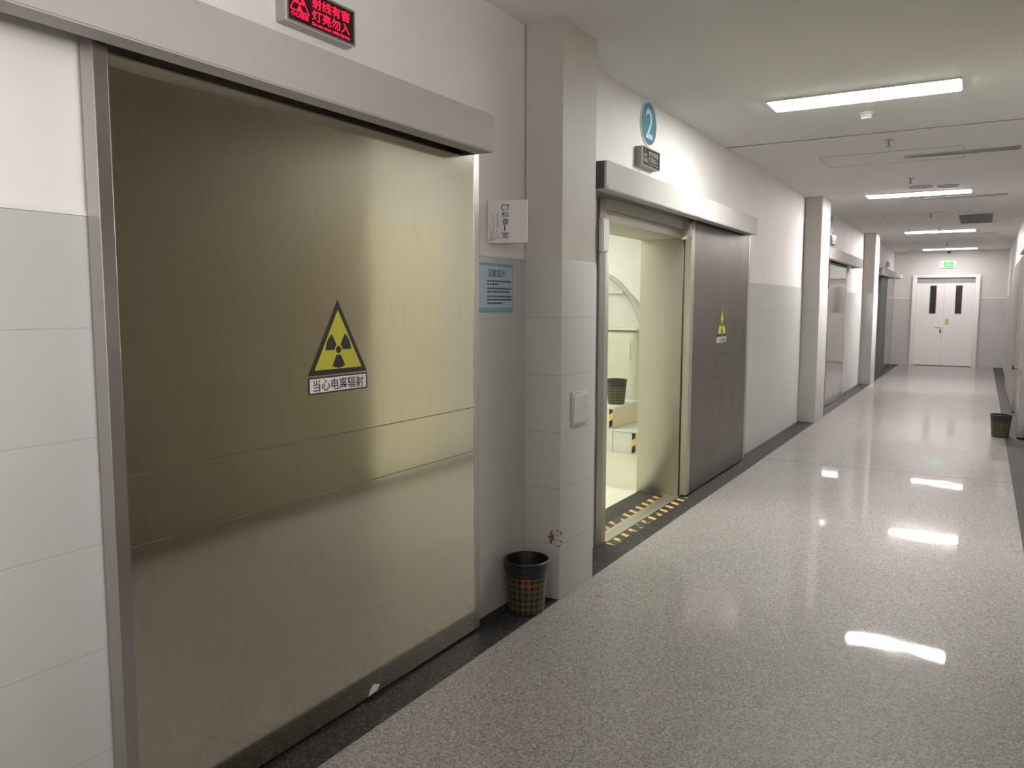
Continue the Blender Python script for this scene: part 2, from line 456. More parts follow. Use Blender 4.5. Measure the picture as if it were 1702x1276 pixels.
def text_bm(body, size, depth=0.0006, bold=0.0, width=None, align='LEFT', spacing=1.0, height=None):
    cu = bpy.data.curves.new('lettering', 'FONT')
    cu.body = body; cu.size = size; cu.extrude = depth; cu.offset = bold
    cu.align_x = 'LEFT'; cu.align_y = 'BOTTOM_BASELINE' if False else 'TOP_BASELINE'
    cu.space_character = spacing
    cu.resolution_u = 3
    o = bpy.data.objects.new('lettering', cu)
    COL.objects.link(o)
    dg = bpy.context.evaluated_depsgraph_get()
    dg.update()
    me = bpy.data.meshes.new_from_object(o.evaluated_get(dg))
    bpy.data.objects.remove(o); bpy.data.curves.remove(cu)
    xs = [v.co.x for v in me.vertices]; ys = [v.co.y for v in me.vertices]
    if not xs:
        return bmesh.new()
    x0, x1, y0, y1 = min(xs), max(xs), min(ys), max(ys)
    sx = width / (x1 - x0) if width else 1.0
    sy = height / (y1 - y0) if height else sx
    if width is None and height: sx = sy
    me.transform(Matrix.Diagonal((sx, sy, 1, 1)) @ Matrix.Translation((-x0, -y0, depth)))
    bm = bmesh.new(); bm.from_mesh(me); bpy.data.meshes.remove(me)
    return bm

def xf(bm, mat):
    bmesh.ops.transform(bm, matrix=mat, verts=bm.verts)
    return bm

def join(bms):
    out = bmesh.new()
    for b in bms:
        merge(out, b)
    return out

# ------------------------------------------------------------------ dimensions (metres)
XW, XP, XB, XR = -1.93, -1.725, -1.728, 0.47     # tile face, pillar face, border edge, opposite wall
ZC, ZT = 2.77, 1.667                              # ceiling, top of tiling
YE = 21.9                                         # end wall
YB = -6.0                                         # far end behind the camera
OY0, OY1, OZ = 4.385, 5.75, 1.945                 # open doorway
XI = -2.25                                        # inner face of the wall with the doors
XO = 3.2                                          # lobby's outer wall
YL = 1.3                                          # lobby / corridor corner

# ------------------------------------------------------------------ setting
def struct(name, bm, mat, label, cat, parent=None):
    o = obj(name, bm, mat, parent)
    if parent is None: tag(o, label, cat, None, 'structure')
    return o

fl = bmesh.new()
add_box(fl, XB, 0.285, YL, YE, -0.12, 0)
add_box(fl, XB, XO, YB, YL, -0.12, 0)
struct('floor', fl, 'floor', 'speckled grey terrazzo corridor floor, polished and reflecting the ceiling lights', 'floor')
b = bmesh.new()
add_box(b, XI, XB, OY0 - 0.15, OY1 + 0.15, -0.12, 0)
add_box(b, XI, XB, YB, OY0 - 0.15, -0.12, 0)
add_box(b, XI, XB, OY1 + 0.15, YE, -0.12, 0)
struct('trim_1', b, 'border', 'dark granite floor border along the wall of steel sliding doors', 'floor border')
struct('trim_2', box(0.285, XR + 0.3, YL, YE, -0.12, 0), 'border', 'dark granite floor border on the side of the small bin by the far steel door', 'floor border')
struct('ceiling', join([box(XI, XR + 0.3, YL, YE + 0.3, ZC, ZC + 0.15), box(XI, XO + 0.2, YB, YL, ZC, ZC + 0.15)]), 'ceiling', 'plain white corridor ceiling', 'ceiling')
w = bmesh.new()
add_box(w, XI, XW - 0.007, YB, OY0, 0, ZC)
add_box(w, XI, XW - 0.007, OY1, YE, 0, ZC)
add_box(w, XI, XW - 0.007, OY0, OY1, OZ, ZC)
wl = struct('wall_left', w, 'paint', 'white painted wall over grey tiles that carries the steel sliding doors', 'wall')
w = bmesh.new()
for y0, y1 in ((YB, OY0), (OY1, YE)):
    add_box(w, XW - 0.007, XW, y0, y1, 0, ZT, 0.0015, 1)
struct('tile_cladding', w, 'tile', '', '', wl)
w = bmesh.new()
for y0, y1 in ((YB, OY0 - 0.16), (OY1 + 0.12, YE)):
    add_box(w, XW - 0.007, XW + 0.001, y0, y1, ZT + 0.0005, ZT + 0.012)
struct('tile_edge', w, 'white', '', '', wl)
w = bmesh.new()
add_box(w, XR + 0.007, XR + 0.3, YL, YE, 0, ZC)
wr = struct('wall_right', w, 'paint', 'white painted wall over grey tiles opposite the row of steel doors', 'wall')
struct('tile_cladding', box(XR, XR + 0.007, 11.5, YE, 0, ZT), 'tile', '', '', wr)
struct('bounce_panel', box(XR, XR + 0.007, 4.87, 11.5, 0, ZT), 'paint', '', '', wr)  # unseen stretch kept white, not tiled, to bounce light onto the ceiling
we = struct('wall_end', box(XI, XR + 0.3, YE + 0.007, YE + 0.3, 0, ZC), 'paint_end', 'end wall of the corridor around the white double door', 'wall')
ew = bmesh.new()
add_box(ew, XW, -1.50, YE, YE + 0.007, 0, 1.63); add_box(ew, -0.07, XR, YE, YE + 0.007, 0, 1.63)
struct('tile_cladding', ew, 'tile_end', '', '', we)
struct('tile_edge', join([box(XW, -1.50, YE - 0.001, YE + 0.007, 1.631, 1.655), box(-0.07, XR, YE - 0.001, YE + 0.007, 1.631, 1.655)]), 'white', '', '', we)
# lobby behind the camera, out of the frame: added to let daylight onto the left wall
struct('wall_daylight_screen', box(0.95, 1.05, -5.0, 0.95, 0, 1.4), 'paint', 'low white screen added unseen behind the camera to shade the lower left wall', 'wall')  # unseen screen added to cut the daylight low on the left wall
struct('wall_added_lobby', join([box(XR + 0.3, XO, YL, YL + 0.25, 0, ZC), box(XO, XO + 0.2, YB, -2.6, 0, ZC), box(XO, XO + 0.2, 0.9, YL + 0.25, 0, ZC), box(XO, XO + 0.2, -2.6, 0.9, 2.55, ZC), box(XO, XO + 0.2, -2.6, 0.9, 0, 1.2), box(XI, XO + 0.2, YB - 0.2, YB, 0, ZC)]), 'paint', 'white walls of an added lobby behind the camera, opened for daylight', 'wall')

def pillar(y0, y1, label, name='wall_pillar'):
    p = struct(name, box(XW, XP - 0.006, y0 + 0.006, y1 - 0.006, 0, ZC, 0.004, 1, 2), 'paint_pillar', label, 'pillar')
    struct('tile_cladding', box(XW, XP, y0, y1, 0, ZT, 0.004, 2), 'tile_pillar', '', '', p)
    return p
pillar(3.385, 3.775, 'square pillar with grey tiled base between the closed steel door and the open one')
pillar(10.32, 10.93, 'square pillar with grey tiled base past the second steel door')
pillar(15.95, 16.6, 'square pillar with grey tiled base past the third steel door')
struct('trim_3', box(XW, XR, 6.795, 6.807, ZC - 0.004, ZC + 0.01), 'midgrey', 'dark joint line running across the ceiling behind the big light panel', 'ceiling joint')

# scan room behind the open doorway
RX, RY0, RY1 = -6.6, 3.6, 10.9
rw = bmesh.new()
add_box(rw, RX - 0.2, RX, RY0, RY1, 0, ZC)
add_box(rw, RX - 0.2, XI, RY0 - 0.2, RY0, 0, ZC)
add_box(rw, RX - 0.2, XI, RY1, RY1 + 0.2, 0, ZC)
struct('wall_scan_room', rw, 'paint', 'bright white walls of the scan room seen through the open doorway', 'wall')
struct('floor_scan_room', box(RX, XI, RY0, RY1, -0.12, 0.0), 'roomfloor', 'pale cream floor of the scan room beyond the open doorway', 'floor')
struct('ceiling_scan_room', box(RX, XI, RY0, RY1, ZC, ZC + 0.15), 'ceiling', 'white ceiling of the scan room beyond the open doorway', 'ceiling')

# ------------------------------------------------------------------ steel sliding doors
def leaf_parts(parent, xf_, xb, y0, y1, zt, mat, stile=0.04, panels=((0.014, 0.818), (0.822, 1.008), (1.012, None)), sx=1):
    """xf_ front plane, xb back plane; sx = +1 faces +X, -1 faces -X"""
    lf = obj('door_leaf', box(xb, xf_ - sx * 0.003, y0 + 0.002, y1 - 0.002, 0.012, zt), 'steel_dark', parent)
    for a, c in ((y0, y0 + stile), (y1 - stile, y1)):
        obj('stile', box(xb + sx * 0.002, xf_ + sx * 0.0015, a, c, 0.012, zt, 0.0015, 1), 'steel_stile' if stile < 0.06 else 'steel_jamb', lf)
    obj('edge_bead', box(xf_, xf_ + sx * 0.002, y0 + stile - 0.003, y0 + stile + 0.001, 0.012, zt), 'trim_steel', lf)
    obj('edge_bead', box(xf_, xf_ + sx * 0.002, y1 - stile - 0.001, y1 - stile + 0.003, 0.012, zt), 'trim_steel', lf)
    for z0, z1 in panels:
        obj('panel', box(xf_ - sx * 0.006, xf_, y0 + stile + 0.001, y1 - stile - 0.001, z0, z1 or zt), mat, lf)
    return lf

def cover(y0, y1, label, name='door_track_cover', xw=XW, sx=1, depth=0.18, z0=2.065, z1=2.215):
    """long steel box that hides the rail of a sliding door"""
    xo = xw + sx * depth
    t = thing(name, label, 'door track cover', (xw, (y0 + y1) / 2, z0), 'steel rail covers above the sliding doors')
    pts, r = [], 0.016
    for cy, cz, a0 in ((y1 - r, z1 - r, 0), (y0 + r, z1 - r, 90), (y0 + r, z0 + r, 180), (y1 - r, z0 + r, 270)):
        for k in range(5):
            a = math.radians(a0 + 22.5 * k)
            pts.append((cy + r * math.cos(a), cz + r * math.sin(a)))
    f = add_prism(bmesh.new(), pts, 0.012)
    xf(f, face_x(xo - 0.012 if sx > 0 else xo, 0, 0))
    obj('front_plate', f, 'steel_cover', t)
    h = bmesh.new()
    xa, xb = (xw, xo - 0.0125) if sx > 0 else (xo + 0.0125, xw)
    add_box(h, xa, xb, y0 + 0.0125, y1 - 0.0125, z1 - 0.012, z1 - 0.003)
    obj('housing', h, 'steel_dark', t)
    obj('end_cap', box(xa, xb, y0 + 0.004, y0 + 0.012, z0 + 0.004, z1 - 0.003), 'capgrey', t)
    obj('end_cap', box(xa, xb, y1 - 0.012, y1 - 0.004, z0 + 0.004, z1 - 0.003), 'capgrey', t)
    obj('bottom_plate', box(xo - sx * 0.013, xo - sx * min(0.095, depth * 0.45), y0 + 0.013, y1 - 0.013, z0 + 0.003, z0 + 0.007), 'steel_cover', t)  # underside plate added so the leaf reflects a mid tone below the cover
    obj('rail', box(xw + sx * 0.015, xw + sx * 0.05, y0 + 0.05, y1 - 0.05, z1 - 0.06, z1 - 0.014), 'rubber', t)
    obj('lip', box(xo - sx * 0.002, xo + sx * 0.003, y0 + 0.02, y1 - 0.02, z0 + 0.004, z0 + 0.024, 0.001, 1), 'steel_cover', t)
    return t

# the closed door in front
d = thing('door_1', 'large closed brushed steel sliding door under the red lit sign', 'sliding door', (-1.90, 2.03, 0), None, 'structure')
leaf_parts(d, -1.87, -1.922, 1.183, 2.885, 2.10, 'steel')
cover(-0.7, 2.82, 'long steel rail cover over the closed door, below the red lit sign')
# light glints put in as bright steel slits in the gap under the cover
for y in (1.62, 2.52):
    obj('glint_strip', box(-1.864, -1.80, y, y + 0.09, 2.112, 2.118), 'trim_steel', d)

# the open door
d = thing('door_2', 'steel sliding door pushed open beside the bright scan room doorway', 'sliding door', (-1.90, 5.9, 0), None, 'structure')
leaf_parts(d, -1.87, -1.922, 5.765, 7.49, 2.10, 'steel_dimmed', 0.075)
fr = bmesh.new()
obj('jamb', box(XI - 0.01, XW + 0.006, OY0 - 0.06, OY0 + 0.006, 0.0, 2.07, 0.003, 2), 'steel_jamb', d)
obj('jamb', box(XI - 0.01, XW + 0.004, OY1 - 0.006, OY1 + 0.046, 0.0, 2.07, 0.003, 2), 'steel_jamb', d)
obj('edge_strip', box(XW + 0.001, XW + 0.007, OY1 + 0.048, OY1 + 0.11, 0.0, 2.07, 0.002, 1), 'steel_jamb', d)
obj('lintel', box(XI - 0.01, XW + 0.004, OY0 + 0.007, OY1 - 0.007, OZ - 0.006, 2.005, 0.003, 2), 'steel_jamb', d)
obj('edge_strip', box(XW + 0.001, XW + 0.012, OY0 - 0.145, OY0 - 0.063, 0.0, 2.07, 0.002, 1), 'steel_dark', d)
obj('transom_plate', box(XW - 0.004, XW + 0.010, OY0 - 0.10, OY1 + 0.06, 2.006, 2.075, 0.002, 1), 'steel_cover', d)
obj('roller_bracket', box(-1.925, -1.86, 5.70, 5.762, 1.93, 2.10, 0.004, 2), 'trim_steel', d)
tr = bmesh.new()
add_box(tr, -2.016, -1.990, 4.386, 5.80, 0.0, 0.006, 0.002, 1)
add_box(tr, -1.941, -1.915, 4.386, 5.80, 0.0, 0.006, 0.002, 1)
add_box(tr, -1.990, -1.941, 4.386, 5.80, 0.0, 0.002)
obj('floor_track', tr, 'steel_jamb', d)
for z in (0.833, 0.415, 1.35):
    s = bmesh.new(); add_lathe(s, [(0, 0), (0.007, 0), (0.006, 0.003), (0, 0.0035)], 12)
    obj('screw', xf(s, face_x(XW + 0.004, 5.765, z)), 'black', d)
cover(3.94, 7.22, 'steel rail cover above the open scan room doorway')

# the third door, mirror bright, half hidden by the pillar
d = thing('door_3', 'mirror bright steel sliding door partly hidden by the second tiled pillar', 'sliding door', (-1.90, 12.7, 0), None, 'structure')
leaf_parts(d, -1.87, -1.922, 11.9, 13.52, 2.10, 'steel_mirror', 0.03)
cover(11.10, 14.40, 'steel rail cover over the mirror bright door past the second tiled pillar')
# the fourth door
d = thing('door_4', 'narrow looking dark steel sliding door past the third tiled pillar', 'sliding door', (-1.90, 19.9, 0), None, 'structure')
leaf_parts(d, -1.87, -1.922, 19.7, 21.35, 2.10, 'steel_mirror', 0.12)
obj('jamb', box(-1.928, -1.86, 18.45, 19.65, 0.0, 2.10, 0.004, 1), 'capgrey', d)
cover(17.6, 20.25, 'steel rail cover over the door past the third tiled pillar')
# opposite wall
d = thing('door_5', 'mirror bright steel sliding door in the side wall right behind the small bin on the floor border', 'sliding door', (0.43, 10.7, 0), None, 'structure')
leaf_parts(d, 0.395, 0.46, 10.25, 11.02, 2.10, 'steel_mirror', 0.03, sx=-1)
cover(8.2, 11.45, 'steel rail cover high on the wall above the small bin', xw=XR, sx=-1, depth=0.12)

struct('wall_dark_stand_in', box(XR - 0.05, XR, YL, 4.86, 0.0, ZC), 'brown_stand_in', 'dark brown stand-in wall opposite the large closed door, added for its reflection', 'wall')  # guessed dark surface, added so the closed door reflects dark
# an unseen cream door beside it, guessed and added for its reflection, and a wide steel door further along
d = thing('door_9', 'unseen cream door guessed opposite the closed steel door, added for its reflection', 'door', (XR, 5.36, 0), None, 'structure')
obj('frame', join([box(XR - 0.03, XR, 4.87, 4.93, 0, 2.12, 0.004), box(XR - 0.03, XR, 5.80, 5.86, 0, 2.12, 0.004), box(XR - 0.03, XR, 4.93, 5.80, 2.05, 2.12, 0.004)]), 'creamdoor', d)
obj('door_leaf', box(XR - 0.02, XR, 4.93, 5.80, 0.005, 2.05), 'creamdoor', d)
d = thing('door_6', 'wide polished steel sliding door in the side wall beyond the small bin', 'sliding door', (XR, 14.8, 0), None, 'structure')
leaf_parts(d, 0.412, 0.46, 12.75, 16.9, 2.10, 'steel_dark', 0.05, sx=-1)

# the double door in the end wall
d = thing('door_7', 'white double door with two narrow dark windows at the end of the corridor', 'double door', (-0.80, YE, 0), None, 'structure')
Yd = YE - 0.03
obj('frame', join([box(-1.51, -1.415, Yd - 0.03, YE + 0.007, 0, 2.195, 0.006), box(-0.175, -0.075, Yd - 0.03, YE + 0.007, 0, 2.195, 0.006), box(-1.415, -0.175, Yd - 0.03, YE + 0.007, 2.13, 2.195, 0.006)]), 'doorwhite', d)
obj('overpanel', box(-1.415, -0.175, Yd + 0.012, YE, 1.998, 2.13), 'grey', d)
for (a, c, wx) in ((-1.413, -0.812, -1.05), (-0.808, -0.177, -0.505)):
    lf = obj('door_leaf', box(a, c, Yd, YE, 0.012, 1.995, 0.003, 1), 'doorwhite', d)
    obj('window_bead', box(wx - 0.085, wx + 0.085, Yd - 0.008, Yd, 1.245, 1.96, 0.003, 1), 'white', lf)
    obj('window_pane', box(wx - 0.067, wx + 0.067, Yd - 0.010, Yd - 0.008, 1.267, 1.938), 'glassdark', lf)
    if wx < -1:
        h = bmesh.new()
        add_box(h, -0.875, -0.840, Yd - 0.008, Yd, 0.80, 1.0, 0.003)
        add_tube(h, (-0.857, Yd - 0.008, 0.93), (-0.857, Yd - 0.06, 0.93), 0.010); add_tube(h, (-0.85, Yd - 0.06, 0.93), (-0.99, Yd - 0.06, 0.93), 0.010)
        obj('handle', h, 'trim_steel', lf)
        s = bmesh.new(); add_lathe(s, [(0, 0), (0.02, 0), (0.02, 0.012), (0, 0.014)], 20)
        obj('lock_cylinder', xf(s, face_ny(-0.857, Yd - 0.008, 0.84)), 'black', lf)
obj('threshold_gap', box(-1.413, -0.177, Yd + 0.004, YE, 0.0, 0.012), 'rubber', d)

# ------------------------------------------------------------------ signs
def trefoil(R):
    bms = []
    n = 14
    for c in (30, 150, 270):
        a0, a1 = math.radians(c - 30), math.radians(c + 30)
        pts = [(0.30 * R * math.cos(a0 + (a1 - a0) * i / n), 0.30 * R * math.sin(a0 + (a1 - a0) * i / n)) for i in range(n + 1)]
        pts += [(R * math.cos(a1 - (a1 - a0) * i / n), R * math.sin(a1 - (a1 - a0) * i / n)) for i in range(n + 1)]
        bms.append(add_prism(bmesh.new(), pts, 0.0006))
    bms.append(add_prism(bmesh.new(), [(0.2 * R * math.cos(2 * PI * i / 24), 0.2 * R * math.sin(2 * PI * i / 24)) for i in range(24)], 0.0006))
    return join(bms)

def rad_sign(x, y, z, label, s=0.285):
    """triangular radiation warning with its caption plate; (y, z) middle of the triangle's base"""
    t = thing('radiation_warning_sign', label, 'warning sign', (x, y, z), 'ionising radiation warnings on the steel doors')
    h = s * 0.866
    F = face_x(x, y, z)
    obj('triangle_border', xf(add_prism(bmesh.new(), [(-s / 2, 0), (s / 2, 0), (0, h)], 0.0012), F), 'stickblack', t, smooth=False)
    k = 0.80; g = h / 3
    obj('triangle_panel', xf(add_prism(bmesh.new(), [(-s / 2 * k, g * (1 - k)), (s / 2 * k, g * (1 - k)), (0, g + (h - g) * k)], 0.0018), F), 'yellow', t, smooth=False)
    obj('trefoil', xf(trefoil(s * 0.215), F @ Matrix.Translation((0, g * 0.98, 0.0018))), 'stickblack', t, smooth=False)
    cp = obj('caption_plate', xf(box(-s / 2, s / 2, -0.062, -0.006, 0, 0.0012), F), 'stickblack', t, smooth=False)
    pl = obj('caption_panel', xf(box(-s / 2 + 0.006, s / 2 - 0.006, -0.057, -0.011, 0, 0.0016), F), 'paper', cp, smooth=False)
    obj('lettering', xf(text_bm('当心电离辐射', 0.04, 0.0004, 0.0002, width=s * 0.86), F @ Matrix.Translation((-s * 0.43, -0.0535, 0.0016))), 'stickblack', cp, smooth=False)
    return t
rad_sign(-1.87, 2.010, 1.218, 'yellow triangular radiation warning on the large closed door')
rad_sign(-1.87, 6.615, 1.200, 'yellow triangular radiation warning on the open sliding door')

st = bmesh.new(); add_prism(st, [(0.02 * math.cos(2 * PI * k / 20), 0.02 * math.sin(2 * PI * k / 20)) for k in range(20)], 0.002)
tag(obj('round_sticker', xf(st, face_x(-1.87, 6.845, 1.045)), 'stickergreen'), 'small green round sticker below the warning on the open sliding door', 'sticker')
st = bmesh.new(); add_prism(st, [(0, 0), (0.05, 0.004), (0.062, 0.022), (0.03, 0.034), (0.012, 0.02)], 0.0012)
tag(obj('tape_scrap', xf(st, face_x(-1.87, 2.135, 0.016)), 'paper', smooth=False), 'torn scrap of white tape at the bottom edge of the large closed door', 'tape scrap')

def led_box(y0, z0, lit, label, xw=XW - 0.007, w=0.309, h=0.118, dep=0.05):
    t = thing('warning_light_box', label, 'lit sign', (xw, y0 + w / 2, z0), 'warning light boxes above the steel doors')
    x1 = xw + dep
    obj('case', box(xw, x1 - 0.008, y0, y0 + w, z0, z0 + h, 0.003, 1), 'slot', t)
    fr_ = bmesh.new(); fw = 0.007
    for a in ((y0, y0 + w, z0, z0 + fw), (y0, y0 + w, z0 + h - fw, z0 + h), (y0, y0 + fw, z0 + fw, z0 + h - fw), (y0 + w - fw, y0 + w, z0 + fw, z0 + h - fw)):
        add_box(fr_, x1 - 0.008, x1, *a)
    obj('bezel', fr_, 'trim_steel', t)
    scr = obj('screen', box(x1 - 0.008, x1 - 0.003, y0 + fw, y0 + w - fw, z0 + fw, z0 + h - fw), 'screen_red' if lit else 'screen', t)
    F = face_x(x1 - 0.003, y0, z0)
    mt = 'led' if lit else 'ledoff'
    T = lambda b_, px, pz: xf(b_, F @ Matrix.Translation((px, pz, 0)))
    obj('lettering', join([T(text_bm('射线有害', 0.04, 0.0004, 0.0004, width=0.175, height=0.034), 0.110, 0.070),
                           T(text_bm('灯亮勿入', 0.04, 0.0004, 0.0004, width=0.175, height=0.034), 0.110, 0.031),
                           T(text_bm('Do not enter while lighting', 0.02, 0.0004, 0.0004, width=0.175, height=0.013), 0.110, 0.013),
                           T(text_bm('小心辐射', 0.02, 0.0004, 0.0001, width=0.076, height=0.017), 0.018, 0.020)]), mt, scr, smooth=False)
    sy = bmesh.new()
    P, Q, R_ = (0.016, 0.040), (0.096, 0.040), (0.056, 0.106)
    def bar(p, q, wd=0.0035):
        d_ = Vector((q[0] - p[0], q[1] - p[1])); n_ = Vector((-d_.y, d_.x)).normalized() * wd / 2
        add_prism(sy, [(p[0] + n_.x, p[1] + n_.y), (q[0] + n_.x, q[1] + n_.y), (q[0] - n_.x, q[1] - n_.y), (p[0] - n_.x, p[1] - n_.y)], 0.0006)
    bar(P, Q); bar(Q, R_); bar(R_, P)
    merge(sy, trefoil(0.021), Matrix.Translation((0.056, 0.062, 0)))
    obj('trefoil', xf(sy, F), mt, scr, smooth=False)
    return t
led_box(1.832, 2.3225, True, 'red lit warning light box above the large closed door')
led_box(4.803, 2.3306, False, 'unlit black warning light box under the round number two sign')
led_box(12.16, 2.332, True, 'small red lit warning light box above the third steel door')
led_box(19.95, 2.332, False, 'pale unlit warning light box above the door past the third pillar')
# thin lead hanging from the unlit box
lead = bmesh.new(); add_tube(lead, (-1.90, 4.80, 2.33), (-1.915, 4.81, 2.25), 0.003, 8); add_tube(lead, (-1.915, 4.81, 2.25), (-1.925, 4.82, 2.216), 0.003, 8)
tag(obj('sign_lead', lead, 'white'), 'thin white wire hanging from the unlit warning light box', 'wire')

def number_disc(y, z, r, num, mat, label):
    x = XW - 0.007
    t = thing('number_disc', label, 'number sign', (x, y, z), 'round room number signs')
    c = lambda rr: [(rr * math.cos(2 * PI * i / 64), rr * math.sin(2 * PI * i / 64)) for i in range(64)]
    F = face_x(x, y, z)
    obj('rim', xf(add_prism(bmesh.new(), c(r), 0.006), F), 'white', t)
    obj('disc', xf(add_prism(bmesh.new(), c(r * 0.92), 0.008), F), mat, t)
    n_ = text_bm(num, 0.2, 0.0008, 0.002, height=r * 1.30, width=r * 0.86)
    obj('numeral', xf(n_, F @ Matrix.Translation((-r * 0.43, -r * 0.65, 0.008))), 'numeral' if mat == 'teal' else 'teal', t, smooth=False)
number_disc(5.015, 2.622, 0.143, '2', 'teal', 'round teal sign with a white number two above the open doorway')
number_disc(12.30, 2.60, 0.143, '3', 'teal_grey', 'small round dull sign high above the third steel door')

# projecting room sign
A, B_, C_ = Vector((-1.930, 3.050)), Vector((-1.760, 3.105)), Vector((-1.930, 3.175))
t = thing('projecting_room_sign', 'white projecting card sign lettered for scan room one beside the closed door', 'room sign', (-1.93, 3.1, 1.726))
pb = add_prism(bmesh.new(), [(A.x, A.y), (B_.x, B_.y), (C_.x, C_.y)], 0.188, Matrix.Translation((0, 0, 1.726)))
obj('card', pb, 'paper', t, smooth=False)
ux = (B_ - A).normalized()
nrm = Vector((ux.y, -ux.x))
FS = Matrix(((ux.x, 0, nrm.x, A.x + nrm.x * 0.0005), (ux.y, 0, nrm.y, A.y + nrm.y * 0.0005), (0, 1, 0, 1.726), (0, 0, 0, 1)))
LW = (B_ - A).length
chars = []
for i, ch in enumerate(('CT', '检', '查', '1', '室')):
    wd = 0.040 if ch == 'CT' else (0.010 if ch == '1' else 0.033)
    chars.append(xf(text_bm(ch, 0.04, 0.0003, 0.0002, width=None if ch == '1' else wd, height=0.026), Matrix.Translation((0.082 - wd / 2, 0.142 - i * 0.030, 0))))
obj('lettering', xf(join(chars), FS), 'ink', t, smooth=False)
de = bmesh.new(); dg_ = bmesh.new()
def arc(bm_, pts, wd):
    for p, q in zip(pts[:-1], pts[1:]):
        d_ = Vector((q[0] - p[0], q[1] - p[1])); n_ = Vector((-d_.y, d_.x)).normalized() * wd / 2
        add_prism(bm_, [(p[0] + n_.x, p[1] + n_.y), (q[0] + n_.x, q[1] + n_.y), (q[0] - n_.x, q[1] - n_.y), (p[0] - n_.x, p[1] - n_.y)], 0.0004)
arc(de, [(0.012 + 0.016 * math.sin(k / 8 * PI * 0.95), 0.134 - 0.105 * k / 8) for k in range(9)], 0.0014)
for ax, az in ((-0.003, 0.075), (0.022, 0.06), (0.036, 0.05), (0.044, 0.032), (0.05, 0.022)):
    arc(dg_, [(0.010 + (ax) * s_k + 0.004 * math.sin(s_k * PI), 0.010 + az * s_k) for s_k in [k / 6 for k in range(7)]], 0.0012)
add_box(dg_, 0.0445, 0.0475, 0.068, 0.132, 0, 0.0004)
obj('red_stem_print', xf(de, FS), 'inkred', t, smooth=False)
obj('grey_reed_print', xf(dg_, FS), 'inkgrey', t, smooth=False)
obj('corner_strip', box(B_.x - 0.004, B_.x + 0.004, B_.y - 0.004, B_.y + 0.004, 1.728, 1.912, 0.002, 1), 'white', t)

# blue notice
t = thing('notice_board', 'pale blue notice with printed paragraphs on the wall beside the closed door', 'notice', (XW, 3.09, 1.418))
obj('border', box(XW, XW + 0.006, 2.925, 3.267, 1.418, 1.638, 0.001, 1), 'blueframe', t)
obj('sheet', box(XW + 0.006, XW + 0.0068, 2.935, 3.259, 1.438, 1.625), 'bluepaper', t)
F = face_x(XW + 0.0068, 2.925, 1.418)
obj('title', xf(text_bm('温馨提示', 0.03, 0.0003, 0.0001, width=0.155, height=0.036), F @ Matrix.Translation((0.115, 0.158, 0))), 'inkblue', t, smooth=False)
ln = bmesh.new()
for row, (z, n_, off) in enumerate(((0.136, 11, 0), (0.122, 5, 0), (0.103, 11, 0), (0.088, 10, 0), (0.067, 11, 0), (0.052, 11, 0), (0.036, 7, 0))):
    for k in range(n_):
        wv = 0.014 + 0.004 * random.random()
        add_box(ln, 0.112 + k * 0.0195, 0.112 + k * 0.0195 + wv, z, z + 0.0075, 0, 0.0003)
obj('printed_lines', xf(ln, F), 'ink', t, smooth=False)

# exit sign
t = thing('exit_sign', 'green lit exit sign above the white double door', 'exit sign', (-0.78, YE, 2.36))
obj('case', box(-0.945, -0.60, YE - 0.028, YE + 0.007, 2.358, 2.525, 0.006), 'exitwhite', t)
obj('green_panel', box(-0.86, -0.66, YE - 0.031, YE - 0.028, 2.375, 2.51), 'green', t)
# a running figure and an arrow in white
fig = bmesh.new()
F = face_ny(-0.86, YE - 0.031, 2.375)
arc(fig, [(0.05, 0.03), (0.075, 0.06), (0.09, 0.095)], 0.014); arc(fig, [(0.075, 0.06), (0.10, 0.035)], 0.013); arc(fig, [(0.06, 0.085), (0.09, 0.095), (0.115, 0.075)], 0.010)
add_prism(fig, [(0.10 + 0.011 * math.cos(k * PI / 6), 0.115 + 0.011 * math.sin(k * PI / 6)) for k in range(12)], 0.0005)
add_box(fig, 0.13, 0.185, 0.055, 0.07, 0, 0.0005)
obj('running_figure', xf(fig, F), 'exitwhite', t, smooth=False)
obj('indicator', box(-0.925, -0.885, YE - 0.031, YE - 0.028, 2.445, 2.46), 'midgrey', t)
tag(obj('paper_note', box(-0.765, -0.695, Yd - 0.002, Yd, 1.0, 1.135), 'notice'), 'small yellow note stuck beside the handle of the white double door', 'note')

# ------------------------------------------------------------------ wall fittings
t = thing('wall_switch_plate', 'square white cover plate low on the tiled pillar beside the open doorway', 'cover plate', (XP, 3.587, 0.935))
obj('plate', box(XP, XP + 0.008, 3.495, 3.68, 0.852, 1.022, 0.002, 2), 'tile_pillar', t)
obj('lid', box(XP + 0.008, XP + 0.011, 3.508, 3.667, 0.864, 0.998, 0.001, 1), 'tile_pillar', t)
t = thing('door_button_box', 'small pale grey box high on the frame of the open doorway', 'switch box', (XW, 4.275, 1.755))
obj('case', box(XW + 0.006, XW + 0.030, 4.235, 4.325, 1.757, 1.948, 0.004, 2), 'white', t)
obj('lid', box(XW + 0.030, XW + 0.034, 4.243, 4.317, 1.765, 1.940, 0.002, 1), 'white', t)
t = thing('wall_sensor_box', 'white box on a bracket at the wall end beside the double door', 'sensor box', (XW, 21.3, 2.15))
obj('bracket', box(XW - 0.007, XW + 0.08, 21.28, 21.32, 2.19, 2.23), 'white', t)
obj('case', box(XW + 0.06, XW + 0.22, 21.15, 21.45, 2.10, 2.20, 0.02, 3), 'white', t)
t = thing('steel_door_stop', 'bright steel stop low on the side wall beyond the small bin', 'door stop', (XR, 12.5, 0.60))
h = bmesh.new(); add_box(h, XR - 0.006, XR, 12.45, 12.55, 0.55, 0.72); obj('plate', h, 'trim_steel', t)
